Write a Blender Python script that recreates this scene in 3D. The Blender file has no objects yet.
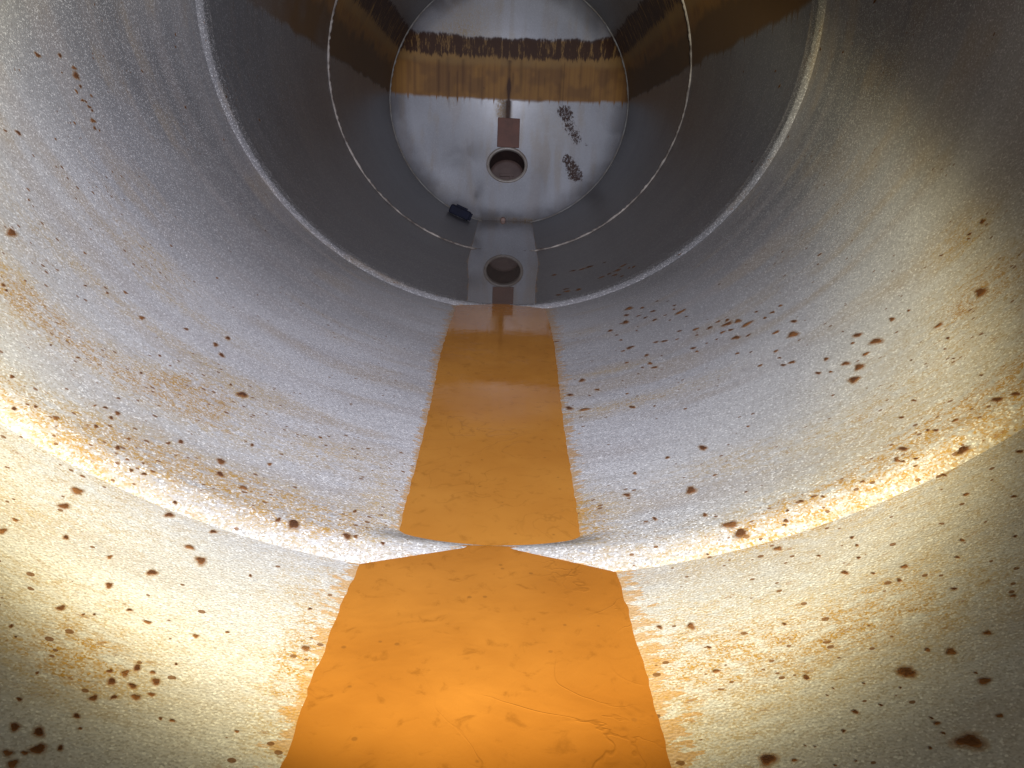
import bpy, math, random
import numpy as np
from mathutils import Matrix, Vector

random.seed(7)
RNG = np.random.default_rng(7)
R = 1.25                       # tank radius in metres; y runs along the tank, z up, axis at x = z = 0
scene = bpy.context.scene
col = scene.collection

# ------------------------------------------------------------------ camera
F_PX = 800.0
CAM = np.array([0.00703204, 0.0, -0.51621741]) * R
c_r = np.array([0.99929547, -0.00503054, 0.03719224])
c_u = np.array([-0.03457791, 0.26189693, 0.96447621])
c_f = np.array([0.01459237, 0.96508274, -0.26153847])
cam_data = bpy.data.cameras.new('camera')
cam_data.sensor_width = 36.0
cam_data.lens = F_PX / 1024.0 * 36.0
cam_data.clip_start = 0.02
cam_data.clip_end = 200.0
cam = bpy.data.objects.new('camera', cam_data)
col.objects.link(cam)
cam.matrix_world = Matrix(((c_r[0], c_u[0], -c_f[0], CAM[0]),
                           (c_r[1], c_u[1], -c_f[1], CAM[1]),
                           (c_r[2], c_u[2], -c_f[2], CAM[2]),
                           (0, 0, 0, 1)))
scene.camera = cam

# ------------------------------------------------------------------ world: the tank is closed, no daylight
world = bpy.data.worlds.new('World')
scene.world = world
world.use_nodes = True
world.node_tree.nodes['Background'].inputs[0].default_value = (0.01, 0.01, 0.012, 1)
world.node_tree.nodes['Background'].inputs[1].default_value = 0.3

# ------------------------------------------------------------------ the hand torch: cool beam, warm rim; plus an added fill on the far head
TORCH = CAM + np.array([0.22, -1.1, 0.34]) * R
AIM = np.array([-0.118, 0.985, -0.112])


def torch(name, watts, half_deg, blend, colour, aim, radius=0.02):
    l = bpy.data.lights.new(name, 'SPOT')
    l.energy = watts
    l.spot_size = math.radians(half_deg * 2)
    l.spot_blend = blend
    l.color = colour
    l.shadow_soft_size = radius
    o = bpy.data.objects.new(name, l)
    col.objects.link(o)
    o.location = TORCH
    o.rotation_euler = Vector(aim).to_track_quat('-Z', 'Y').to_euler()
    return o


# angular profile of the beam: (degrees off axis, strength, colour)
PROFILE = [(0, 0.95, (0.87, 0.87, 1.0)), (9, 0.95, (0.87, 0.87, 1.0)), (13.5, 0.86, (0.88, 0.89, 1.0)), (16, 0.82, (0.95, 0.95, 0.97)),
           (17.4, 0.94, (1.0, 0.96, 0.80)), (18.9, 0.95, (1.0, 0.91, 0.62)), (19.7, 0.52, (1.0, 0.86, 0.48)), (20.4, 0.15, (1.0, 0.88, 0.50)),
           (21.2, 0.045, (0.95, 0.90, 0.60)), (24, 0.022, (0.95, 0.92, 0.75)), (32, 0.01, (0.95, 0.93, 0.82)), (60, 0.0, (0, 0, 0))]
beam = torch('torch_beam', 1500, 62.0, 0.1, (1, 1, 1), AIM)
beam.data.use_nodes = True
bt = beam.data.node_tree
b_em = bt.nodes['Emission']
b_co = bt.nodes.new('ShaderNodeTexCoord')
b_sp = bt.nodes.new('ShaderNodeSeparateXYZ')
bt.links.new(b_co.outputs['Normal'], b_sp.inputs[0])
b_ab = bt.nodes.new('ShaderNodeMath')
b_ab.operation = 'ABSOLUTE'
bt.links.new(b_sp.outputs[2], b_ab.inputs[0])
b_ac = bt.nodes.new('ShaderNodeMath')
b_ac.operation = 'ARCCOSINE'
bt.links.new(b_ab.outputs[0], b_ac.inputs[0])
b_sc = bt.nodes.new('ShaderNodeMath')
b_sc.operation = 'MULTIPLY'
b_sc.inputs[1].default_value = 1 / math.radians(60)
bt.links.new(b_ac.outputs[0], b_sc.inputs[0])
b_rp = bt.nodes.new('ShaderNodeValToRGB')
b_rp.color_ramp.interpolation = 'LINEAR'
els = b_rp.color_ramp.elements
while len(els) > 1:
    els.remove(els[-1])
for k, (deg, st_, c_) in enumerate(PROFILE):
    e = els[0] if k == 0 else els.new(deg / 60)
    e.position = deg / 60
    e.color = tuple(st_ * x for x in c_) + (1,)
bt.links.new(b_sc.outputs[0], b_rp.inputs[0])
bt.links.new(b_rp.outputs[0], b_em.inputs['Color'])
torch('far_head_fill', 440, 10.5, 0.9, (0.76, 0.85, 1.0), (-0.03, 0.995, -0.03))  # added lamp with its own aim, brightens the far head

scene.view_settings.view_transform = 'Standard'
scene.view_settings.look = 'None'
scene.view_settings.exposure = 0.0
scene.view_settings.gamma = 1.0
scene.view_settings.use_curve_mapping = False
scene.cycles.max_bounces = 5
scene.cycles.diffuse_bounces = 3
scene.cycles.glossy_bounces = 3
scene.cycles.transparent_max_bounces = 12
scene.cycles.sample_clamp_indirect = 4.0
scene.cycles.adaptive_threshold = 0.02
scene.cycles.caustics_reflective = False

# ------------------------------------------------------------------ pixel -> surface helpers (positions only)
DISH_L, DISH_K = 2.2 * R, 0.2 * R           # crown and knuckle radius of the far dished head
Y0 = 7.09 * R                               # where the far head begins
DISH_H = DISH_L - math.sqrt((DISH_L - DISH_K) ** 2 - (R - DISH_K) ** 2)
JOIN = (R - DISH_K) * DISH_L / (DISH_L - DISH_K)


def ray(u, v):
    d = c_f * F_PX + c_r * (u - 512) + c_u * (384 - v)
    return d / np.linalg.norm(d)


def on_shell(u, v, rad=R):
    d = ray(u, v)
    a = d[0] ** 2 + d[2] ** 2
    b = CAM[0] * d[0] + CAM[2] * d[2]
    c = CAM[0] ** 2 + CAM[2] ** 2 - rad * rad
    return CAM + d * ((-b + math.sqrt(b * b - a * c)) / a)


def dish_y(r):
    r = np.asarray(r, dtype=float)
    crown = Y0 + DISH_H - DISH_L + np.sqrt(np.maximum(DISH_L ** 2 - r * r, 0))
    kn = Y0 + np.sqrt(np.maximum(DISH_K ** 2 - np.maximum(r - (R - DISH_K), 0) ** 2, 0))
    return np.where(r < JOIN, crown, kn)


def on_head(u, v):
    d = ray(u, v)
    y = Y0 + DISH_H * 0.8
    for _ in range(12):
        p = CAM + d * (y / d[1])
        y = float(dish_y(min(math.hypot(p[0], p[2]), R)))
    return CAM + d * (y / d[1])


# ------------------------------------------------------------------ value noise for wear and small dents
def noise2(x, y, seed=0):
    def h(i, j):
        n = (i.astype(np.int64) * 374761393 + j.astype(np.int64) * 668265263 + seed * 982451653) & 0x7fffffff
        n = ((n ^ (n >> 13)) * 1274126177) & 0x7fffffff
        return ((n ^ (n >> 16)) & 0xffff) / 65535.0
    xi, yi = np.floor(x), np.floor(y)
    fx, fy = x - xi, y - yi
    fx, fy = fx * fx * (3 - 2 * fx), fy * fy * (3 - 2 * fy)
    a, b, c, d = h(xi, yi), h(xi + 1, yi), h(xi, yi + 1), h(xi + 1, yi + 1)
    return (a * (1 - fx) + b * fx) * (1 - fy) + (c * (1 - fx) + d * fx) * fy


def fbm(x, y, seed=0, octaves=4):
    s, amp, tot = 0, 1.0, 0
    for k in range(octaves):
        s = s + amp * noise2(x * 2 ** k, y * 2 ** k, seed + k)
        tot += amp
        amp *= 0.5
    return s / tot


# ------------------------------------------------------------------ node helpers
class NT:
    def __init__(self, name):
        self.m = bpy.data.materials.new(name)
        self.m.use_nodes = True
        self.t = self.m.node_tree
        self.b = self.t.nodes['Principled BSDF']
        self.out = self.t.nodes['Material Output']

    def put(self, sock, v):
        if isinstance(v, bpy.types.NodeSocket):
            self.t.links.new(v, sock)
        elif isinstance(v, (tuple, list)):
            sock.default_value = tuple(v) + ((1,) if len(v) == 3 and len(sock.default_value) == 4 else ())
        else:
            sock.default_value = v

    def attr(self, name, vec=False):
        n = self.t.nodes.new('ShaderNodeAttribute')
        n.attribute_name = name
        return n.outputs['Vector' if vec else 'Fac']

    def math(self, op, a, b=0.0, c=None, clamp=False):
        n = self.t.nodes.new('ShaderNodeMath')
        n.operation = op
        n.use_clamp = clamp
        self.put(n.inputs[0], a)
        self.put(n.inputs[1], b)
        if c is not None:
            self.put(n.inputs[2], c)
        return n.outputs[0]

    def step(self, x, lo, hi, a=0.0, b=1.0):
        n = self.t.nodes.new('ShaderNodeMapRange')
        n.interpolation_type = 'SMOOTHSTEP'
        self.put(n.inputs['Value'], x)
        self.put(n.inputs['From Min'], lo)
        self.put(n.inputs['From Max'], hi)
        self.put(n.inputs['To Min'], a)
        self.put(n.inputs['To Max'], b)
        return n.outputs['Result']

    def mix(self, f, a, b):
        n = self.t.nodes.new('ShaderNodeMix')
        n.data_type = 'RGBA'
        self.put(n.inputs['Factor'], f)
        self.put(n.inputs[6], a)
        self.put(n.inputs[7], b)
        return n.outputs[2]

    def scaled(self, vec, s):
        n = self.t.nodes.new('ShaderNodeVectorMath')
        n.operation = 'MULTIPLY'
        self.put(n.inputs[0], vec)
        n.inputs[1].default_value = s
        return n.outputs[0]

    def noise(self, vec, scale, detail=3.0, rough=0.55, dist=0.0):
        n = self.t.nodes.new('ShaderNodeTexNoise')
        self.put(n.inputs['Vector'], vec)
        n.inputs['Scale'].default_value = scale
        n.inputs['Detail'].default_value = detail
        n.inputs['Roughness'].default_value = rough
        n.inputs['Distortion'].default_value = dist
        return n.outputs[0]

    def voronoi(self, vec, scale, rand=1.0):
        n = self.t.nodes.new('ShaderNodeTexVoronoi')
        self.put(n.inputs['Vector'], vec)
        n.inputs['Scale'].default_value = scale
        n.inputs['Randomness'].default_value = rand
        return n.outputs['Distance'], n.outputs['Color']

    def bump(self, height, strength, dist, prev=None):
        n = self.t.nodes.new('ShaderNodeBump')
        n.inputs['Strength'].default_value = strength
        n.inputs['Distance'].default_value = dist
        self.put(n.inputs['Height'], height)
        if prev is not None:
            self.put(n.inputs['Normal'], prev)
        return n.outputs[0]

    def sep(self, v, i):
        n = self.t.nodes.new('ShaderNodeSeparateXYZ')
        self.put(n.inputs[0], v)
        return n.outputs[i]

    def pos(self):
        return self.t.nodes.new('ShaderNodeNewGeometry').outputs['Position']

    def set(self, **k):
        names = dict(color='Base Color', rough='Roughness', normal='Normal', spec='Specular IOR Level',
                     ior='IOR', metal='Metallic', coat='Coat Weight', coat_rough='Coat Roughness')
        for a, v in k.items():
            self.put(self.b.inputs[names[a]], v)
        return self.m


# ------------------------------------------------------------------ materials
def coated_steel(name, head=False, marks=False, grain_depth=0.00045, tone=(1.0, 1.0, 1.0), cells=300.0, flakes=1.0, run_tint=1.0):
    """pale spray-textured tank coating with ochre stains, rust specks and old level marks.
    tex.x runs with gravity along the wall, tex.y across it; wear.xyz holds broad tone, runs and blotches."""
    n = NT(name)
    tex = n.attr('tex', True)
    stain = n.attr('stain')
    wear = n.attr('wear', True)
    big, runs, mid = (n.sep(wear, k) for k in range(3))
    _, gc = n.voronoi(tex, cells)
    flake = n.sep(gc, 0)
    grain = n.noise(tex, 150.0, 1, 0.6)
    base = n.mix(n.step(big, 0.3, 0.7), tuple(a * b for a, b in zip((0.37, 0.37, 0.385), tone)), tuple(a * b for a, b in zip((0.47, 0.47, 0.485), tone)))
    if not head:
        base = n.mix(n.attr('dark_coat_and_falloff'), base, (0.078, 0.079, 0.083))
    base = n.mix(n.step(runs, 0.40, 0.75, 0, 0.45 * run_tint), base, (0.34, 0.31, 0.30))
    gk = 0.35 if head else flakes
    base = n.mix(n.math('MULTIPLY', n.step(flake, 0.0, 0.42, 0.62, 0.0), gk), base, (0.17, 0.16, 0.16))
    base = n.mix(n.math('MULTIPLY', n.step(flake, 0.80, 1.0, 0.0, 0.85), gk), base, (0.80, 0.80, 0.80))
    # ochre film
    fn = n.noise(n.scaled(tex, (1.0, 2.2, 1.0)), 28.0, 3, 0.7)
    film = n.math('MULTIPLY', stain, n.step(fn, 0.30, 0.62))
    film = n.math('ADD', film, n.step(n.math('MULTIPLY', runs, mid), 0.27, 0.48, 0, 0.22 * run_tint), clamp=True)
    film = n.math('MULTIPLY', film, n.step(flake, 0.15, 0.8, 1.0, 0.3))
    base = n.mix(film, base, n.mix(n.step(stain, 0.5, 1.0), (0.40, 0.28, 0.10), (0.34, 0.20, 0.048)))
    dark = None
    if not head:
        # creep of rust beside the puddles
        sh = n.math('SUBTRACT', n.attr('shore'), n.step(n.noise(n.scaled(tex, (1.0, 2.6, 1.0)), 26.0, 4, 0.7), 0.34, 0.64, 0.05, 1.0))
        base = n.mix(n.math('MULTIPLY', n.step(sh, -0.05, 0.14), 0.66), base, (0.42, 0.215, 0.04))
        # pin-prick rust specks
        vd, vc = n.voronoi(n.scaled(tex, (1.0, 1.3, 1.0)), 72.0)
        dens = n.math('ADD', n.step(mid, 0.40, 0.75, 0.05, 0.38), n.math('MULTIPLY', stain, 0.35))
        size = n.math('MULTIPLY', n.step(n.math('SUBTRACT', dens, n.sep(vc, 0)), 0.0, 0.12), n.math('MULTIPLY', n.math('POWER', n.sep(vc, 1), 2.0), 0.40))
        speck = n.step(n.math('SUBTRACT', size, vd), 0.0, 0.05)
        base = n.mix(n.math('MULTIPLY', speck, 0.9), base, (0.15, 0.066, 0.022))
        sp2 = n.math('MULTIPLY', n.step(fn, 0.60, 0.70), n.step(n.math('ADD', stain, mid), 0.45, 1.1, 0.1, 0.8))
        base = n.mix(n.math('MULTIPLY', sp2, n.step(grain, 0.5, 0.6, 0.8, 0.1)), base, (0.22, 0.105, 0.035))
    if marks:
        z = n.sep(n.pos(), 2)
        # old level marks: ochre film, dark scale above it
        teeth = n.noise(n.scaled(tex, (0.02, 26.0, 1.0)), 1.0, 3, 0.75)
        wob = n.math('MULTIPLY', n.math('SUBTRACT', mid, 0.5), 0.05)
        zz = n.math('ADD', z, wob)
        lo_edge, mid_edge, top_edge = 0.055, 0.475, 0.69
        band = n.math('MULTIPLY', n.step(n.math('ADD', zz, n.step(teeth, 0.54, 0.82, 0, 0.13)), lo_edge - 0.01, lo_edge + 0.03),
                      n.step(zz, top_edge, top_edge - 0.04))
        fade = n.attr('level_mark')
        bandf = n.math('MULTIPLY', band, fade)
        och = n.mix(n.step(teeth, 0.35, 0.75), (0.30, 0.145, 0.028), (0.22, 0.098, 0.021))
        och = n.mix(n.step(mid, 0.40, 0.70, 0, 0.55), och, (0.13, 0.056, 0.016))
        och = n.mix(n.step(zz, 0.38, 0.45, 0.0, 0.5), och, (0.33, 0.20, 0.065))
        if not head:
            och = n.mix(n.step(n.math('ADD', z, n.math('MULTIPLY', n.math('SUBTRACT', mid, 0.5), 0.2)), 0.36, 0.27, 0.0, 0.93),
                        och, (0.115, 0.058, 0.016))
        if head:
            base = n.mix(n.math('MULTIPLY', n.attr('smudge_and_rim_shade'), n.step(mid, 0.3, 0.6, 0.4, 0.8)), base, (0.13, 0.125, 0.13))
        base = n.mix(n.math('MULTIPLY', bandf, 0.97), base, och)
        rag = n.noise(n.scaled(tex, (1.3, 12.0, 1.0)), 3.2, 5, 0.75)
        ragged = n.math('MULTIPLY', n.math('SUBTRACT', rag, 0.5), 0.22)
        scale_m = n.math('MULTIPLY', n.step(n.math('ADD', z, ragged), mid_edge, mid_edge + 0.03),
                         n.step(n.math('ADD', zz, n.math('MULTIPLY', ragged, 0.3)), top_edge + 0.012, top_edge - 0.014))
        gaps = n.step(n.noise(n.scaled(tex, (0.9, 5.0, 1.0)), 3.4, 5, 0.8), 0.38, 0.48)
        dark = n.math('MULTIPLY', n.math('MULTIPLY', scale_m, gaps), fade)
        if head:
            sc_n = n.noise(n.scaled(tex, (0.8, 1.1, 1.0)), 38.0, 4, 0.85)
            scab_f = n.step(n.math('MULTIPLY', n.attr('scab'), sc_n), 0.41, 0.47)
            dark = n.math('MAXIMUM', dark, n.math('MAXIMUM', scab_f, n.attr('streak')))
        base = n.mix(n.math('MULTIPLY', dark, 0.95), base, n.mix(grain, (0.016, 0.006, 0.004), (0.065, 0.022, 0.011)))
    nb = n.bump(n.noise(tex, 300.0, 0), 0.1 if head else 1.0, grain_depth)
    dirty = film
    if marks:
        dirty = n.math('MAXIMUM', dark, n.math('MAXIMUM', bandf, film))
    return n.set(color=base, rough=n.step(dirty, 0, 1, 0.34, 0.75), normal=nb, spec=0.5)


def rust_scab():
    n = NT('rust_scab')
    rad = n.attr('rad')
    p = n.pos()
    nz = n.noise(p, 190.0, 4, 0.7)
    nl = n.noise(p, 60.0, 3, 0.6)
    r2 = n.math('ADD', rad, n.math('MULTIPLY', n.math('SUBTRACT', nl, 0.5), 0.8))
    tone = n.attr('tone')
    core = n.mix(nz, (0.024, 0.009, 0.005), (0.12, 0.045, 0.017))
    core = n.mix(tone, core, (0.27, 0.115, 0.035))
    colr = n.mix(n.step(r2, 0.6, 1.05), core, (0.22, 0.09, 0.025))
    colr = n.mix(n.step(r2, 1.0, 1.5), colr, (0.46, 0.27, 0.08))
    alpha = n.math('ADD', n.step(r2, 0.75, 1.10, 0.60, 0.0), n.step(r2, 1.1, 1.8, 0.40, 0.0))
    alpha = n.math('MULTIPLY', alpha, n.step(nz, 0.25, 0.5, 0.75, 1.0), clamp=True)
    n.set(color=colr, rough=0.85, spec=0.25, normal=n.bump(nz, 0.8, 0.002))
    n.put(n.b.inputs['Alpha'], alpha)
    return n.m


def rusty_water(name, silt, deep, clear, gloss=0.05):
    n = NT(name)
    p = n.pos()
    a = n.noise(p, 3.0, 4)
    b = n.noise(p, 34.0, 5, 0.65, 0.6)
    cells, _ = n.voronoi(n.scaled(p, (1.0, 0.75, 1.0)), 5.5)
    skin = n.noise(p, 5.5, 3, 0.5, 1.6)
    ridge = n.step(n.math('ABSOLUTE', n.math('SUBTRACT', skin, 0.5)), 0.0, 0.016, 1.0, 0.0)
    patch = n.step(n.noise(p, 2.6, 2), 0.46, 0.6)
    ridge = n.math('MULTIPLY', ridge, patch)
    colr = n.mix(n.step(a, 0.3, 0.7), silt, deep)
    colr = n.mix(n.step(b, 0.54, 0.72, 0, 0.6), colr, tuple(x * 0.72 for x in deep))
    colr = n.mix(n.math('MULTIPLY', ridge, 0.35), colr, tuple(x * 0.6 for x in deep))
    vd, vc = n.voronoi(p, 46.0)
    fleck = n.math('MULTIPLY', n.step(vd, 0.10, 0.2, 1, 0), n.step(n.sep(vc, 0), 0.84, 0.88))
    colr = n.mix(n.math('MULTIPLY', fleck, 0.4), colr, (0.10, 0.042, 0.012))
    nb = n.bump(n.math('ADD', n.math('MULTIPLY', skin, 0.9), n.math('MULTIPLY', ridge, 0.3)), clear, 0.006)
    nb = n.bump(b, clear * 0.6, 0.002, nb)
    return n.set(color=colr, rough=n.step(b, 0.3, 0.8, gloss, gloss + clear * 0.35), ior=1.33, normal=nb)


def plain_steel(name, ca, cb, rough=0.5, metal=0.0):
    n = NT(name)
    p = n.pos()
    a = n.noise(p, 9.0, 5, 0.6)
    b = n.noise(p, 70.0, 3)
    colr = n.mix(n.step(a, 0.3, 0.7), ca, cb)
    colr = n.mix(n.step(b, 0.55, 0.75, 0, 0.4), colr, tuple(x * 0.55 for x in cb))
    return n.set(color=colr, rough=rough, metal=metal, normal=n.bump(b, 0.3, 0.002))


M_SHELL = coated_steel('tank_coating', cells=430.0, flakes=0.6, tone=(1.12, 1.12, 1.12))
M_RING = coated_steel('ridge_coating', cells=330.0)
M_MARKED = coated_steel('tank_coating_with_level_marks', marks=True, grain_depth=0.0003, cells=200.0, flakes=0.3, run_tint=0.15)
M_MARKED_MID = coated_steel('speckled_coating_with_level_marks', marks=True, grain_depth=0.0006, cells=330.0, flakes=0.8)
M_HEAD = coated_steel('head_coating', True, True, tone=(0.92, 0.94, 0.98))
M_SCAB = rust_scab()
M_WNEAR = rusty_water('rusty_water_near', (0.40, 0.160, 0.026), (0.29, 0.107, 0.016), 0.2)
M_WMID = rusty_water('rusty_water_middle', (0.45, 0.195, 0.034), (0.38, 0.152, 0.024), 0.04, 0.025)
M_WFAR = rusty_water('grey_water_far', (0.16, 0.13, 0.11), (0.12, 0.095, 0.08), 0.004, 0.008)
M_WELD = plain_steel('weld_metal', (0.30, 0.30, 0.29), (0.20, 0.17, 0.14), 0.4)
M_WELD_DARK = plain_steel('rusty_weld_metal', (0.36, 0.32, 0.28), (0.05, 0.035, 0.028), 0.45)
M_COLLAR = plain_steel('collar_steel', (0.30, 0.27, 0.24), (0.20, 0.16, 0.13), 0.4)
M_NECK = plain_steel('neck_steel', (0.045, 0.022, 0.020), (0.07, 0.034, 0.028), 0.7)
M_COVER = plain_steel('cover_steel', (0.115, 0.072, 0.060), (0.085, 0.050, 0.042), 0.6)
M_PLATE = plain_steel('primer_brown', (0.14, 0.048, 0.027), (0.10, 0.035, 0.02), 0.6)
M_BLUE = plain_steel('blue_plastic', (0.0015, 0.003, 0.018), (0.001, 0.002, 0.012), 0.85)
M_STUB = plain_steel('stub_steel', (0.26, 0.17, 0.14), (0.19, 0.10, 0.075), 0.6)


# ------------------------------------------------------------------ object helpers
def mesh_obj(name, verts, faces, mat, parent=None, attrs=None, smooth=True):
    me = bpy.data.meshes.new(name)
    me.from_pydata([tuple(v) for v in verts], [], [tuple(f) for f in faces])
    me.materials.append(mat)
    for k, v in (attrs or {}).items():
        v = np.asarray(v, dtype=np.float32)
        if v.ndim == 2:
            a = me.attributes.new(k, 'FLOAT_VECTOR', 'POINT')
            a.data.foreach_set('vector', v.ravel())
        else:
            a = me.attributes.new(k, 'FLOAT', 'POINT')
            a.data.foreach_set('value', v)
    if smooth:
        me.polygons.foreach_set('use_smooth', [True] * len(me.polygons))
    me.update()
    o = bpy.data.objects.new(name, me)
    col.objects.link(o)
    o.parent = parent
    return o


def empty(name, loc=(0, 0, 0)):
    o = bpy.data.objects.new(name, None)
    o.location = loc
    o.empty_display_size = 0.2
    col.objects.link(o)
    return o


def grid_faces(nu, nv, wrap_u=False):
    i, j = np.meshgrid(np.arange(nu if wrap_u else nu - 1), np.arange(nv - 1), indexing='ij')
    i2 = (i + 1) % nu
    return np.stack([i * nv + j, i2 * nv + j, i2 * nv + j + 1, i * nv + j + 1], -1).reshape(-1, 4)


# ------------------------------------------------------------------ water levels (fractions of R, along the tank)
POOLS = {'near': (-2.2, 0.940, lambda y: -0.98775 + 0.0 * y),
         'mid': (0.934, 2.822, lambda y: -0.9887 + 0.0004 * (y - 0.957)),
         'far': (2.817, 7.45, lambda y: -0.9886 + 0.0036 * (y - 2.85))}


def level(y):
    yr = y / R
    return R * np.where(yr < 0.937, POOLS['near'][2](yr), np.where(yr < 2.82, POOLS['mid'][2](yr), POOLS['far'][2](yr)))


# ochre film patches: pixel where the patch lies, size along the wall (with gravity) and along the tank, strength
FILM = [(193, 398, .09, .07, 1.0), (222, 392, .12, .07, .5), (110, 300, .40, .05, .6), (45, 325, .32, .06, .7),
        (150, 257, .12, .07, .7), (170, 300, .26, .05, .5), (215, 487, .30, .06, .8), (262, 497, .16, .05, .6),
        (330, 455, .10, .06, .5), (306, 590, .06, .09, .5), (85, 670, .07, .05, .7), (60, 655, .1, .05, .5),
        (298, 700, .05, .12, .8), (300, 650, .04, .1, .6), (592, 528, .05, .12, .9), (640, 403, .22, .045, .7),
        (610, 372, .14, .04, .5), (585, 332, .1, .06, .45), (960, 240, .10, .10, .7), (985, 290, .14, .10, .6),
        (960, 430, .34, .06, .6), (990, 405, .24, .08, .6), (880, 485, .34, .05, .5), (860, 425, .34, .08, .5),
        (700, 640, .12, .12, .5), (850, 640, .14, .10, .6), (900, 600, .16, .07, .5), (690, 690, .08, .14, .6),
        (20, 395, .30, .05, .35), (120, 478, .30, .05, .4), (60, 440, .25, .04, .35), (800, 525, .3, .05, .3),
        (720, 470, .10, .05, .4), (740, 545, .15, .035, .5), (300, 530, .15, .04, .5), (210, 430, .3, .06, .45),
        (20, 300, .3, .12, .35), (960, 330, .3, .14, .45), (1000, 480, .3, .1, .4), (60, 600, .2, .06, .5),
        (560, 480, .05, .2, .5), (380, 500, .04, .12, .6), (5, 470, .3, .08, .5)]


def wear_of(g, t):
    return np.stack([fbm(g * 1.3, t * 1.3, 61), fbm(g * 1.8, t * 14, 62, 4), fbm(g * 6, t * 6, 63, 3)], 1)


def shell_attrs(P, arc):
    x, y, z = P[:, 0], P[:, 1], P[:, 2]
    st = np.zeros(len(P))
    for u, v, ga, gy, s in FILM:
        c = on_shell(u, v)
        ca = math.atan2(c[0], -c[2]) * R
        st += s * np.exp(-((arc - ca) / ga) ** 2 - ((y - c[1]) / gy) ** 2)
    st *= 0.55 + 0.9 * fbm(arc * 9, y * 14, 31)
    near = np.clip((1.05 * R - y) / (0.6 * R), 0, 1) * (y < 1.05 * R)
    st += 0.22 * near * fbm(arc * 5, y * 9, 41)
    lv = level(y)
    half = np.sqrt(np.maximum(x * x + z * z - lv * lv, 0))
    d = np.maximum(np.abs(x) - half, 0)
    lim = 0.02 + 0.12 * fbm(y * 5, np.sign(arc) * 3.3 + 0 * y, 77, 3)
    lim = np.where(arc > 0, lim * 0.8, lim * 0.5)
    lim = np.where(y > 2.84 * R, 0.01, lim)
    shore = np.clip(1 - d / lim, 0, 1) ** 1.3
    # the level mark is strong in the two far courses, ragged on the left, gone near the camera
    f = np.clip((y / R - 2.0) / 0.7, 0, 1)
    left = np.clip((y / R - 2.7) / 1.3, 0, 1) * (0.35 + 0.9 * fbm(arc * 3, y * 3, 12))
    mark = np.where(x > 0, f, np.clip(left + (y > 4.72 * R), 0, 1))
    zero = np.zeros(len(P))
    # darker coating in the two far courses; on the middle walls, painted torch falloff
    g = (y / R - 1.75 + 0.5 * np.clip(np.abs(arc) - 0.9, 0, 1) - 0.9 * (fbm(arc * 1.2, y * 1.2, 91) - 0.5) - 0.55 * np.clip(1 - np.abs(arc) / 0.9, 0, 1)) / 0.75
    dark_coat_and_falloff = np.clip(g, 0, 1) * (0.55 + 0.45 * fbm(arc * 2, y * 2, 92))
    dark_coat_and_falloff = np.where(y > (S2 + 0.04) * R, 0.85 + 0.15 * fbm(arc * 2, y * 2, 93), dark_coat_and_falloff * 0.85)
    return dict(tex=np.stack([arc, y, zero], 1), stain=np.clip(st, 0, 1.2), shore=shore, level_mark=mark, wear=wear_of(arc, y), dark_coat_and_falloff=dark_coat_and_falloff)


# ------------------------------------------------------------------ the tank
tank = empty('storage_tank', (0, 0, -R))
tank['label'] = 'inside of a pale rust-stained steel tank with round ridged seams and dished far end'
tank['category'] = 'tank'
bpy.context.view_layer.update()
OFF = np.array([0, 0, R])            # children are given in the empty's own space


def lifted(arc):
    # the courses sit a little off-centre in each other: flush with the ridge on the sides, a step down at the bottom
    k = np.clip((np.abs(arc) - 0.13) / 0.10, 0, 1)
    return 0.24 + 0.76 * k * k * (3 - 2 * k)


COURSES = []


def course_radius(arc, Y, ya, yb, after_ridge, dent=0.0025):
    seam = np.minimum(Y - ya, yb - Y)
    k = np.clip(seam / 0.08, 0, 1)
    dr = dent * (fbm(arc * 1.1, Y * 1.1, 3) - 0.5) * 2 * k + 0.0007 * (fbm(arc * 16, Y * 22, 9, 3) - 0.5) * np.clip(seam / 0.02, 0, 1)
    rr = R + dr * np.where(np.abs(arc) < 0.45, 0.45, 1)
    rr = rr + 0.0012 * (fbm(arc * 14, Y * 55, 15, 3) - 0.5) * np.clip((0.4 - np.abs(arc)) / 0.15, 0, 1) * np.clip(seam / 0.03, 0, 1)
    if after_ridge:
        rr = rr - INSET * R * lifted(arc) * np.clip(1 - (Y - ya) / (0.7 * (yb - ya)), 0, 1) ** 1.5
    return rr


def surf_course(name, ya, yb, na, ny, label=None, mat=None, after_ridge=True):
    th = np.linspace(-math.pi, math.pi, na, endpoint=False)
    ys = np.linspace(ya, yb, ny)
    T, Y = np.meshgrid(th, ys, indexing='ij')
    arc = (T * R).ravel()
    Y = Y.ravel()
    t = T.ravel()
    rr = course_radius(arc, Y, ya, yb, after_ridge)
    COURSES.append((ya, yb, after_ridge))
    P = np.stack([rr * np.sin(t), Y, -rr * np.cos(t)], 1)
    o = mesh_obj(name, P + OFF, grid_faces(na, ny, True)[:, ::-1], mat or M_SHELL, tank, shell_attrs(P, arc))
    if label:
        o['label'] = label
    return o


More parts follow.
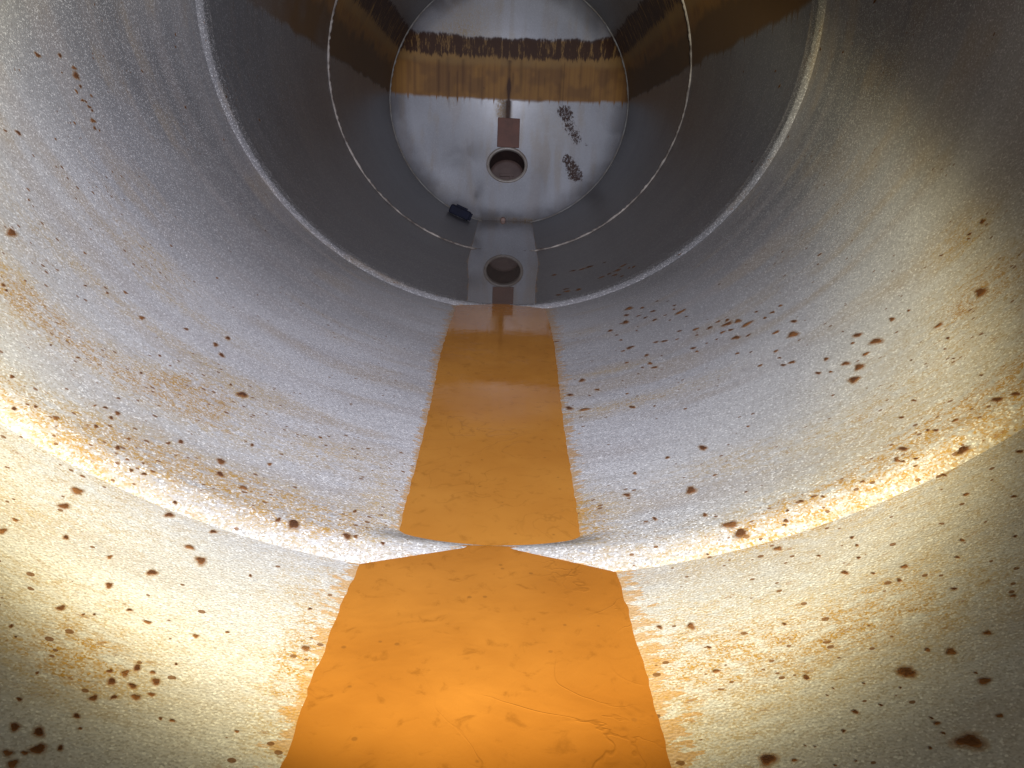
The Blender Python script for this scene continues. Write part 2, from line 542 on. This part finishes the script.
INSET = 0.0117
RAMP, DROP = 0.055, 0.042            # joint ridges: gentle ramp towards the far side, short drop behind the crest
S3, S2, S1 = 0.881, 2.764, 4.703
course_near = surf_course('shell_course', -2.0 * R, S3 * R, 560, 300, 'yellow-lit tank wall course with scattered rust blisters', after_ridge=False)
course_mid = surf_course('shell_course', (S3 + RAMP + DROP) * R, S2 * R, 640, 240, 'speckled grey wall course beside the long orange puddle', mat=M_MARKED_MID)
course_two = surf_course('shell_course', (S2 + RAMP + DROP) * R, S1 * R, 420, 120, 'dim grey wall course between the two ridged seams', mat=M_MARKED)
course_end = surf_course('shell_course', (S1 + 0.006) * R, Y0, 420, 120, 'dark wall course with brown level marks next to the dished end', mat=M_MARKED, after_ridge=False)


def ramp_shape(k):
    return 1 - (1 - k) ** 1.75


def joint_ring(ys, na=560):
    k = np.linspace(0, 1, 22) ** 1.4
    yy = list(k * RAMP) + [RAMP + 0.2 * DROP, RAMP + 0.4 * DROP, RAMP + 0.6 * DROP, RAMP + 0.8 * DROP, RAMP + DROP]
    rr = list(1 - INSET * ramp_shape(k)) + [1 - INSET * q for q in (0.92, 0.67, 0.42, 0.18, 0.0)]
    th = np.linspace(-math.pi, math.pi, na, endpoint=False)
    T, Yk = np.meshgrid(th, (np.array(yy) + ys) * R, indexing='ij')
    _, Rk = np.meshgrid(th, np.array(rr) * R, indexing='ij')
    t, Y, rad = T.ravel(), Yk.ravel(), Rk.ravel()
    arc = t * R
    inner = (R - rad) / (INSET * R)
    back = Y > (ys + RAMP) * R
    rad = np.where(back, rad + ((1 - INSET) * R - rad) * lifted(arc), rad)
    rad = rad + inner * 0.0010 * (fbm(arc * 9, Y * 30, 5, 3) - 0.5)
    P = np.stack([rad * np.sin(t), Y, -rad * np.cos(t)], 1)
    at = shell_attrs(P, arc)
    at['shore'] = at['shore'] * 0.3
    return mesh_obj('joint_ring', P + OFF, grid_faces(na, len(yy), True)[:, ::-1], M_RING, tank, at)


joint_ring(S3)
joint_ring(S2)


def weld_bead(ys, depth, width, mat, na=720, seed=1):
    k = np.linspace(-1, 1, 7)
    th = np.linspace(-math.pi, math.pi, na, endpoint=False)
    T, K = np.meshgrid(th, k, indexing='ij')
    t, kk = T.ravel(), K.ravel()
    rip = 0.4 + 1.2 * fbm(t * 60, kk * 0 + 2, seed, 3)
    rad = R - depth * (1 - kk * kk) * rip + 0.002 * np.abs(kk)
    P = np.stack([rad * np.sin(t), ys * R + kk * width * (0.8 + 0.4 * fbm(t * 25, kk * 0, seed + 4, 2)), -rad * np.cos(t)], 1)
    return mesh_obj('weld_bead', P + OFF, grid_faces(na, 7, True)[:, ::-1], mat, tank)


weld_bead(S1, 0.011, 0.008, M_WELD_DARK)
weld_bead(Y0 / R - 0.002, 0.011, 0.013, M_WELD, seed=8)

# far dished head, with an oval manhole opening
man_c = on_head(507, 165)
MAN_A, MAN_B = 0.172 * R, 0.148 * R
head_n = np.array([0, math.cos(math.radians(13)), math.sin(math.radians(-13))])   # outward axis of the neck
up_n = np.array([0, math.sin(math.radians(13)), math.cos(math.radians(13))])
nr, na = 150, 460
rr = np.linspace(0.004, 1.0, nr) * R
th = np.linspace(-math.pi, math.pi, na, endpoint=False)
T, RR = np.meshgrid(th, rr, indexing='ij')
t, r_ = T.ravel(), RR.ravel()
hx, hz = r_ * np.sin(t), -r_ * np.cos(t)
hy = dish_y(r_) + 0.004 * (fbm(hx * 2, hz * 2, 21) - 0.5)
HP = np.stack([hx, hy, hz], 1)
hf = grid_faces(na, nr, True)
ctr = HP[hf].mean(1)
inside = ((ctr[:, 0] - man_c[0]) / (MAN_A * 0.98)) ** 2 + ((ctr[:, 2] - man_c[2]) / (MAN_B * 0.95)) ** 2 < 1
hf = hf[~inside]


def blob(pts):
    s = np.zeros(len(HP))
    for u, v, sx, sz, k in pts:
        c = on_head(u, v)
        s += k * np.exp(-((hx - c[0]) / sx) ** 2 - ((hz - c[2]) / sz) ** 2)
    return s


scab = blob([(568, 124, .14, .20, .9), (562, 110, .12, .08, .7), (578, 140, .09, .12, .7), (571, 165, .13, .12, .9),
             (577, 178, .13, .10, .9), (566, 158, .05, .05, .8), (450, 108, .04, .12, .75), (478, 105, .06, .10, .7),
             (484, 88, .05, .08, .8), (462, 88, .05, .06, .7), (587, 145, .04, .05, .6), (420, 141, .03, .02, .6),
             (430, 165, .03, .06, .45), (553, 186, .03, .05, .5)])
plate_top = on_head(509, 118)
band_mid = on_head(508, 60)
xs = plate_top[0] - 0.012
streak = np.exp(-((hx - xs) / 0.022) ** 2) * ((hz > plate_top[2] - 0.02) & (hz < band_mid[2])) * (0.35 + 0.8 * fbm(hx * 8, hz * 6, 55))
streak += 0.55 * np.exp(-((hx - xs + 0.02) / 0.06) ** 4) * ((hz > plate_top[2] - 0.02) & (hz < 0.06)) * (0.6 + 0.6 * fbm(hx * 12, hz * 5, 56))
knot = on_head(509, 87)
streak += 0.9 * np.exp(-((hx - knot[0]) / 0.025) ** 2 - ((hz - knot[2]) / 0.05) ** 2)
for k in range(26):
    x0 = RNG.uniform(-1.1, 1.1)
    zt = RNG.uniform(0.25, 0.5)
    zb = RNG.uniform(-0.06, 0.2)
    streak += RNG.uniform(.15, .5) * np.exp(-((hx - x0) / RNG.uniform(.006, .02)) ** 2) * np.clip((zt - hz) / .03, 0, 1) * np.clip((hz - zb) / .08, 0, 1)
smudge_and_rim_shade = blob([(470, 150, .22, .12, .55), (455, 160, .2, .08, .4), (480, 190, .05, .12, .5), (476, 196, .03, .05, .6),
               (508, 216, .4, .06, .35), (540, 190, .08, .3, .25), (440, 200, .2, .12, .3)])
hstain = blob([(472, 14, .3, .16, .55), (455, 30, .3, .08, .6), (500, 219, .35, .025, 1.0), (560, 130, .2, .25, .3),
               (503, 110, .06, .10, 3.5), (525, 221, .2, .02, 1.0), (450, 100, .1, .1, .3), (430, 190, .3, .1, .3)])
smudge_and_rim_shade = smudge_and_rim_shade + np.clip((np.hypot(hx, hz) / R - 0.84) / 0.12, 0, 1) * (0.55 + 0.5 * fbm(hx * 3, hz * 3, 71)) + 0.5 * np.clip(fbm(hx * 2.5, hz * 1.6, 72) - 0.5, 0, 1)  # smudges and blotches, plus the knuckle's shade painted round the rim
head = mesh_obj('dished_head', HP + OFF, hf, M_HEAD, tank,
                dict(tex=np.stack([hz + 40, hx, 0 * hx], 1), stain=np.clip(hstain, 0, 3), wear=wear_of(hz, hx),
                     level_mark=np.ones(len(HP)), scab=np.clip(scab, 0, 1), streak=np.clip(streak, 0, 1), smudge_and_rim_shade=np.clip(smudge_and_rim_shade, 0, 1)))
head['label'] = 'dished end wall with a brown level band and an oval manhole'
# head behind the photographer, so that the tank is closed
nhead = 60
rr = np.linspace(0.004, 1.0, 24) * R
T, RR = np.meshgrid(np.linspace(-math.pi, math.pi, nhead, endpoint=False), rr, indexing='ij')
t, r_ = T.ravel(), RR.ravel()
BP = np.stack([r_ * np.sin(t), -2.0 * R - (dish_y(r_) - Y0), -r_ * np.cos(t)], 1)
z0 = 0 * r_
mesh_obj('dished_head', BP + OFF, grid_faces(nhead, 24, True), M_HEAD, tank,
         dict(tex=np.stack([BP[:, 2] + 80, BP[:, 0], z0], 1), stain=z0, wear=wear_of(BP[:, 2], BP[:, 0]), level_mark=z0, scab=z0, streak=z0, smudge_and_rim_shade=z0))


def oval(c, a, b, k=96):
    q = np.linspace(0, 2 * math.pi, k, endpoint=False)
    return c + np.cos(q)[:, None] * a * np.array([1, 0, 0]) + np.sin(q)[:, None] * b * up_n


def loft(name, rings, mat, parent, cap=False):
    k = len(rings[0])
    P = np.concatenate(rings)
    f = []
    for i in range(len(rings) - 1):
        for j in range(k):
            j2 = (j + 1) % k
            f.append((i * k + j, i * k + j2, (i + 1) * k + j2, (i + 1) * k + j))
    if cap:
        f.append(tuple((len(rings) - 1) * k + j for j in range(k)))
    return mesh_obj(name, P + OFF, f, mat, parent)


mc = man_c.copy()
rings = []
for da, dn in ((0.020, 0.02), (0.022, -0.010), (0.019, -0.018), (0.010, -0.021), (-0.006, -0.021), (-0.012, -0.017), (-0.014, 0.02), (-0.014, 0.03)):
    rings.append(oval(mc + head_n * dn, MAN_A + da - 0.006, MAN_B + da - 0.006))
loft('manhole_collar', rings, M_COLLAR, tank)
neck_d = np.array([0, math.cos(math.radians(15)), -math.sin(math.radians(15))])
NL = 0.30 * R
rings = [oval(mc + neck_d * s, MAN_A - 0.018, MAN_B - 0.018) for s in np.linspace(0.0, NL + 0.02, 8)]
loft('manhole_neck', rings, M_NECK, tank)
cc = mc + neck_d * NL
cover = loft('manhole_cover', [oval(cc + neck_d * 0.012, MAN_A - 0.02, MAN_B - 0.02), oval(cc, MAN_A - 0.026, MAN_B - 0.026),
                               oval(cc - neck_d * 0.002, MAN_A - 0.06, MAN_B - 0.06), oval(cc - neck_d * 0.002, 0.01, 0.01)], M_COVER, tank, True)


def box(name, c, ax, ay, az, mat, parent, bevel=0.0, off=OFF):
    """bevelled block: half vectors ax, ay, az round centre c"""
    c, ax, ay, az = (np.asarray(v, dtype=float) for v in (c, ax, ay, az))
    V = [c + off + sx * ax + sy * ay + sz * az for sx in (-1, 1) for sy in (-1, 1) for sz in (-1, 1)]
    Fc = [(0, 1, 3, 2), (4, 6, 7, 5), (0, 4, 5, 1), (2, 3, 7, 6), (0, 2, 6, 4), (1, 5, 7, 3)]
    o = mesh_obj(name, V, Fc, mat, parent, smooth=False)
    if bevel:
        md = o.modifiers.new('bevel', 'BEVEL')
        md.width = bevel
        md.segments = 3
    return o


box('cover_bracket', cc - neck_d * 0.012 + up_n * -0.02, (0.085, 0, 0), neck_d * 0.012, up_n * 0.016, M_COVER, cover, 0.004)
box('cover_bracket', cc - neck_d * 0.012 + up_n * -0.075 + np.array([0.05, 0, 0]), (0.016, 0, 0), neck_d * 0.012, up_n * 0.05, M_COVER, cover, 0.004)

# brown pad plate over the manhole
pa, pb, pc, pd = on_head(498, 117.5), on_head(520, 119), on_head(519, 148), on_head(497, 147)
ctr = (pa + pb + pc + pd) / 4
px_ = (pb - pa + pc - pd) / 4
pz_ = (pa - pd + pb - pc) / 4
px_ = px_ - np.array([0, px_[1], 0])
pn = np.cross(px_, pz_)
pn /= np.linalg.norm(pn)
if pn[1] < 0:
    pn = -pn
box('pad_plate', ctr - pn * 0.006, px_, pz_, pn * 0.016, M_PLATE, tank, 0.006)

# drain stub at the foot of the head
sp = on_head(503, 221)
q = np.linspace(0, 2 * math.pi, 20, endpoint=False)
circ = np.stack([np.cos(q), 0 * q, np.sin(q)], 1)
rings = [np.array([sp[0], sp[1], sp[2] + 0.015]) + circ * rad + np.array([0, dy, 0])
         for rad, dy in ((0.028, 0.05), (0.028, -0.06), (0.026, -0.066), (0.022, -0.068), (0.012, -0.07), (0.002, -0.07))]
loft('drain_stub', rings, M_STUB, tank, True)

# ------------------------------------------------------------------ rust blisters on the wall, each where the photograph shows it
SPOTS = []


def spots(ox, oy, k, text):
    for w in text.split():
        a, b, d = (float(s) for s in w.split(','))
        SPOTS.append((ox + a / k, oy + b / k, d / k))


spots(0, 380, 2.56, '35,75,14 142,98,16 245,120,12 300,175,16 325,205,10 335,233,14 368,242,12 390,236,14 430,163,9 462,160,14 '
      '328,152,10 365,215,8 447,315,14 432,347,22 195,285,28 163,325,22 37,360,14 5,388,22 168,405,14 280,455,14 484,430,22 '
      '513,465,26 388,495,24 278,528,18 330,591,13 376,622,15 155,586,18 28,632,10 94,752,8 565,210,20 563,243,20 622,277,18 '
      '618,40,22 545,390,14 752,372,36 712,360,18 888,402,22 910,402,14 980,420,12 640,503,10 580,648,9 782,690,24 793,588,12 '
      '500,658,14 908,338,12 645,168,10 690,217,10 820,148,8 450,730,8 210,248,10 935,478,16')
spots(624, 380, 2.56, '173,284,32 203,175,24 112,200,12 80,357,16 28,240,12 8,296,16 20,70,14 233,245,10 272,373,30 300,393,34 '
      '395,434,20 208,347,14 215,448,10 415,362,16 412,373,10 455,312,14 485,300,10 510,300,10 313,288,8 612,262,12 420,336,10 '
      '718,178,16 700,207,14 715,210,12 748,203,10 747,222,8 820,245,12 870,180,32 850,105,14 780,130,8 800,130,10 957,52,22 '
      '1005,37,18 1015,185,12 590,3,24 567,495,14 602,457,9 720,480,14 707,515,14 640,497,10 867,412,12 855,456,10 847,537,12 '
      '877,295,10 1000,300,10 1003,402,10 998,555,14 598,425,8 412,627,10 172,632,20 92,635,16 218,687,10 237,748,16 468,762,14 '
      '60,748,24 932,650,18 838,698,22 725,750,36 778,692,12 902,752,8 712,97,8 318,120,8 500,452,8 585,405,10')
spots(0, 568, 3.838, '428,440,40 420,400,18 525,388,28 480,407,30 507,457,30 598,440,36 585,405,22 520,500,36 435,500,24 580,490,24 '
      '357,503,26 55,615,36 147,635,42 72,508,20 292,572,26 306,620,14 28,715,36 145,700,46 92,715,24 48,755,36 230,696,28 '
      '40,228,16 58,268,8 140,407,9 660,590,16 615,582,14 873,250,12 908,632,14 318,182,10 360,182,10')
spots(764, 568, 3.838, '553,408,50 846,437,34 790,672,90 15,740,70 352,556,26 307,630,18 907,572,18 640,695,14 165,427,20 630,320,14 '
      '690,638,14 450,530,12 118,742,16 160,686,10 197,690,10 275,762,12 355,745,10 245,493,10 268,466,10 385,447,10 645,580,12 '
      '665,600,18 815,407,12 525,463,10 508,493,8')
spots(0, 0, 3.413, '127,188,16 203,190,14 252,232,14 258,258,24 273,295,14 260,313,12 280,343,11 292,347,9 310,327,10 303,365,12 '
      '313,378,10 316,412,16 322,438,14 338,446,8 253,420,10 210,248,7 60,453,18 598,118,8 598,160,8 632,367,12 763,477,8 885,410,9 '
      '772,330,8 95,648,9 97,683,8 484,243,8 188,475,8 17,447,8')
spots(0, 200, 3.413, '38,113,30 483,403,18 10,292,14 20,310,12 85,277,8 365,318,12 290,293,10 427,317,12 635,442,16 777,473,22 '
      '740,267,10 735,495,20 755,530,20 825,665,34 40,605,18 403,678,12 520,656,10 265,540,12 172,497,10 235,470,8 400,730,24 '
      '378,745,18 92,700,10 120,707,12 358,710,12 288,182,10 195,240,8 787,632,10 323,703,10 545,533,10 480,592,10 580,567,8 '
      '878,325,6 905,105,6 583,157,9')
spots(724, 0, 3.413, '407,178,8 190,294,14 176,243,9 515,5,12 97,552,8 220,467,8 885,757,16 330,168,8 67,245,6')
spots(724, 200, 3.413, '885,75,18 840,117,12 837,133,10 328,187,14 743,190,9 200,178,8 322,220,7 880,315,34 735,430,24 575,408,22 '
      '458,462,26 440,490,14 407,450,8 520,484,34 485,527,20 417,560,26 463,571,36 447,613,34 350,544,16 323,592,20 365,588,10 '
      '233,555,22 203,565,16 178,517,16 190,540,12 123,566,12 178,453,20 235,460,34 240,415,20 193,362,16 167,385,14 140,405,10 '
      '45,525,12 110,383,8 765,473,12 590,453,10 632,378,10 785,543,9 755,510,9 607,745,10 880,600,10 373,668,12 650,686,14 640,548,8')
spots(540, 240, 4.267, '597,62,18 380,293,40 370,322,24 437,290,18 500,262,12 545,262,9 420,325,20 483,305,22 450,332,18 535,322,16 '
      '490,342,22 575,280,16 572,297,14 597,310,36 625,328,14 615,298,14 555,343,14 365,352,36 345,358,14 300,388,22 328,407,16 '
      '412,388,14 418,370,10 595,390,22 665,382,24 670,407,14 725,375,24 760,350,22 800,343,26 800,360,40 845,347,34 885,360,40 '
      '815,385,24 780,395,24 838,418,30 890,408,20 712,442,12 755,425,12 655,463,26 670,477,16 495,437,18 '
      '530,433,24 585,425,18 345,428,16 385,460,28 355,475,16 455,493,22 520,495,10 470,528,24 490,545,26 438,545,18 370,525,18 '
      '845,485,18 900,480,12 940,538,18 765,190,12 925,307,16 960,333,14 992,310,18 330,130,36 355,110,24 320,150,30 '
      '295,145,20 262,160,28 400,115,18 350,155,20 380,120,16 275,97,16 210,115,28 180,125,30 140,132,24 110,210,22 115,220,30 '
      '165,212,28 80,235,26 60,150,30 245,640,22 212,665,14 372,657,14 398,716,24 180,600,36 620,722,12 490,710,10 130,663,30 '
      '125,720,36 190,725,40 420,573,12 70,435,20')


def blister_mesh(seed):
    rg = np.random.default_rng(seed)
    k = 14
    ang = np.linspace(0, 2 * math.pi, k, endpoint=False)
    wob = 1 + 0.22 * np.sin(ang * 2 + rg.uniform(0, 6)) + 0.16 * np.sin(ang * 3 + rg.uniform(0, 6)) + rg.uniform(-.14, .14, k)
    V, rad, F_ = [(0, 0, 0.24)], [0.0], []
    for ring, (rr_, zz_) in enumerate(((0.45, 0.30), (0.8, 0.17), (1.0, 0.03), (1.85, 0.012))):
        w = wob if ring < 3 else 1 + (wob - 1) * 0.6
        for j in range(k):
            V.append((rr_ * w[j] * math.cos(ang[j]), rr_ * w[j] * math.sin(ang[j]), zz_ * rg.uniform(.6, 1.2) if ring < 2 else zz_))
            rad.append(rr_)
    for j in range(k):
        j2 = (j + 1) % k
        F_.append((0, 1 + j, 1 + j2))
        for ring in range(3):
            a = 1 + ring * k
            F_.append((a + j, a + k + j, a + k + j2, a + j2))
    me = bpy.data.meshes.new('rust_blister')
    me.from_pydata(V, [], F_)
    a = me.attributes.new('rad', 'FLOAT', 'POINT')
    a.data.foreach_set('value', np.array(rad, dtype=np.float32))
    a = me.attributes.new('tone', 'FLOAT', 'POINT')
    a.data.foreach_set('value', np.full(len(V), [0.05, 0.2, 0.5][seed % 3], dtype=np.float32))
    me.materials.append(M_SCAB)
    me.polygons.foreach_set('use_smooth', [True] * len(me.polygons))
    return me


BL = [blister_mesh(s) for s in range(9)]


def shell_radius(p):
    yr, arc = p[1] / R, math.atan2(p[0], -p[2]) * R
    for s in (S3, S2):
        if s < yr < s + RAMP:
            return R * (1 - INSET * ramp_shape((yr - s) / RAMP))
        if s + RAMP <= yr <= s + RAMP + DROP:
            return R * (1 - INSET)
    for ya, yb, ar in COURSES:
        if ya <= p[1] <= yb:
            return float(course_radius(np.array([arc]), np.array([p[1]]), ya, yb, ar)[0])
    return R


for i, (u, v, d) in enumerate(SPOTS):
    p = on_shell(u, v)
    for _ in range(3):
        p = on_shell(u, v, shell_radius(p))
    lv = float(level(p[1]))
    if p[2] < lv + 0.001:
        continue
    dist = np.linalg.norm(p - CAM)
    rad = 0.38 * d * dist / F_PX
    nrm = np.array([-p[0], 0, -p[2]])
    nrm /= np.linalg.norm(nrm)
    tan = np.cross(np.array([0, 1, 0]), nrm)
    # seen at a slant, so a little longer along the tank; runs drag some down the wall
    view = (CAM - p) / dist
    slant = abs(view @ nrm)
    stretch = random.uniform(1.0, 1.5)
    sy = rad * min(0.72 / max(slant, 0.25), 1.6) * random.uniform(0.7, 1.1)
    sx = rad * 0.82 * stretch
    o = bpy.data.objects.new('rust_blister', BL[(i * 5 + (1 if d > 8 else 0)) % 9])
    col.objects.link(o)
    yr = p[1] / R
    o.parent = course_near if yr < S3 + RAMP else course_mid if yr < S2 + RAMP else course_two if yr < S1 else course_end
    base = p + nrm * 0.0012 + OFF
    h = min(rad * 0.16, 0.0022)
    b_ = np.array([0, 1, 0])
    o.matrix_local = Matrix(((tan[0] * sx, b_[0] * sy, nrm[0] * h * 3, base[0]),
                             (tan[1] * sx, b_[1] * sy, nrm[1] * h * 3, base[1]),
                             (tan[2] * sx, b_[2] * sy, nrm[2] * h * 3, base[2]), (0, 0, 0, 1)))


# ------------------------------------------------------------------ the puddles lying along the bottom
def puddle(name, key, mat, label, hw):
    ya, yb, f = POOLS[key]
    ys = np.linspace(ya, yb, 60)
    xs_ = np.linspace(-hw, hw, 15)
    X, Y = np.meshgrid(xs_, ys, indexing='ij')
    P = np.stack([X.ravel(), Y.ravel(), f(Y.ravel())], 1) * R
    o = mesh_obj(name, P, grid_faces(15, 60), mat)
    o['label'] = label
    o['kind'] = 'structure'
    return o


puddle('water', 'near', M_WNEAR, 'wide orange rusty puddle with wrinkled skin in front of the ridged seam', 0.17)
puddle('water', 'mid', M_WMID, 'long smooth orange puddle between the two ridged seams', 0.18)
puddle('water', 'far', M_WFAR, 'still grey water mirroring the manhole below the dished end', 0.30)

# ------------------------------------------------------------------ small blue plastic canister lying by the far head
bl_a, bl_b = on_shell(448, 211, R * 0.96), on_shell(469, 220, R * 0.96)
c0 = (on_shell(458, 217) + 0) * 1.0
nr_ = np.array([-c0[0], 0, -c0[2]])
nr_ /= np.linalg.norm(nr_)
tx = np.cross(np.array([0, 1, 0]), nr_)
tx /= np.linalg.norm(tx)
dep = np.array([0, 1.0, 0])
ln, ht, dp = 0.110, 0.045, 0.05
if tx[0] < 0:
    tx = -tx
c0 = c0 + dep * 0.0
root = empty('blue_canister', tuple(c0 + nr_ * 0.007))
root['label'] = 'small dark blue plastic canister lying against the foot of the dished end'
root['category'] = 'canister'
Z0 = np.zeros(3)
box('canister_body', nr_ * ht, tx * ln, dep * dp, nr_ * ht, M_BLUE, root, 0.018, Z0)
box('canister_end', nr_ * ht + tx * (ln + 0.006), tx * 0.010, dep * (dp * 0.8), nr_ * (ht * 0.8), M_BLUE, root, 0.006, Z0)
box('canister_handle', nr_ * (ht * 2 + 0.008), tx * (ln * 0.55), dep * 0.014, nr_ * 0.010, M_BLUE, root, 0.005, Z0)
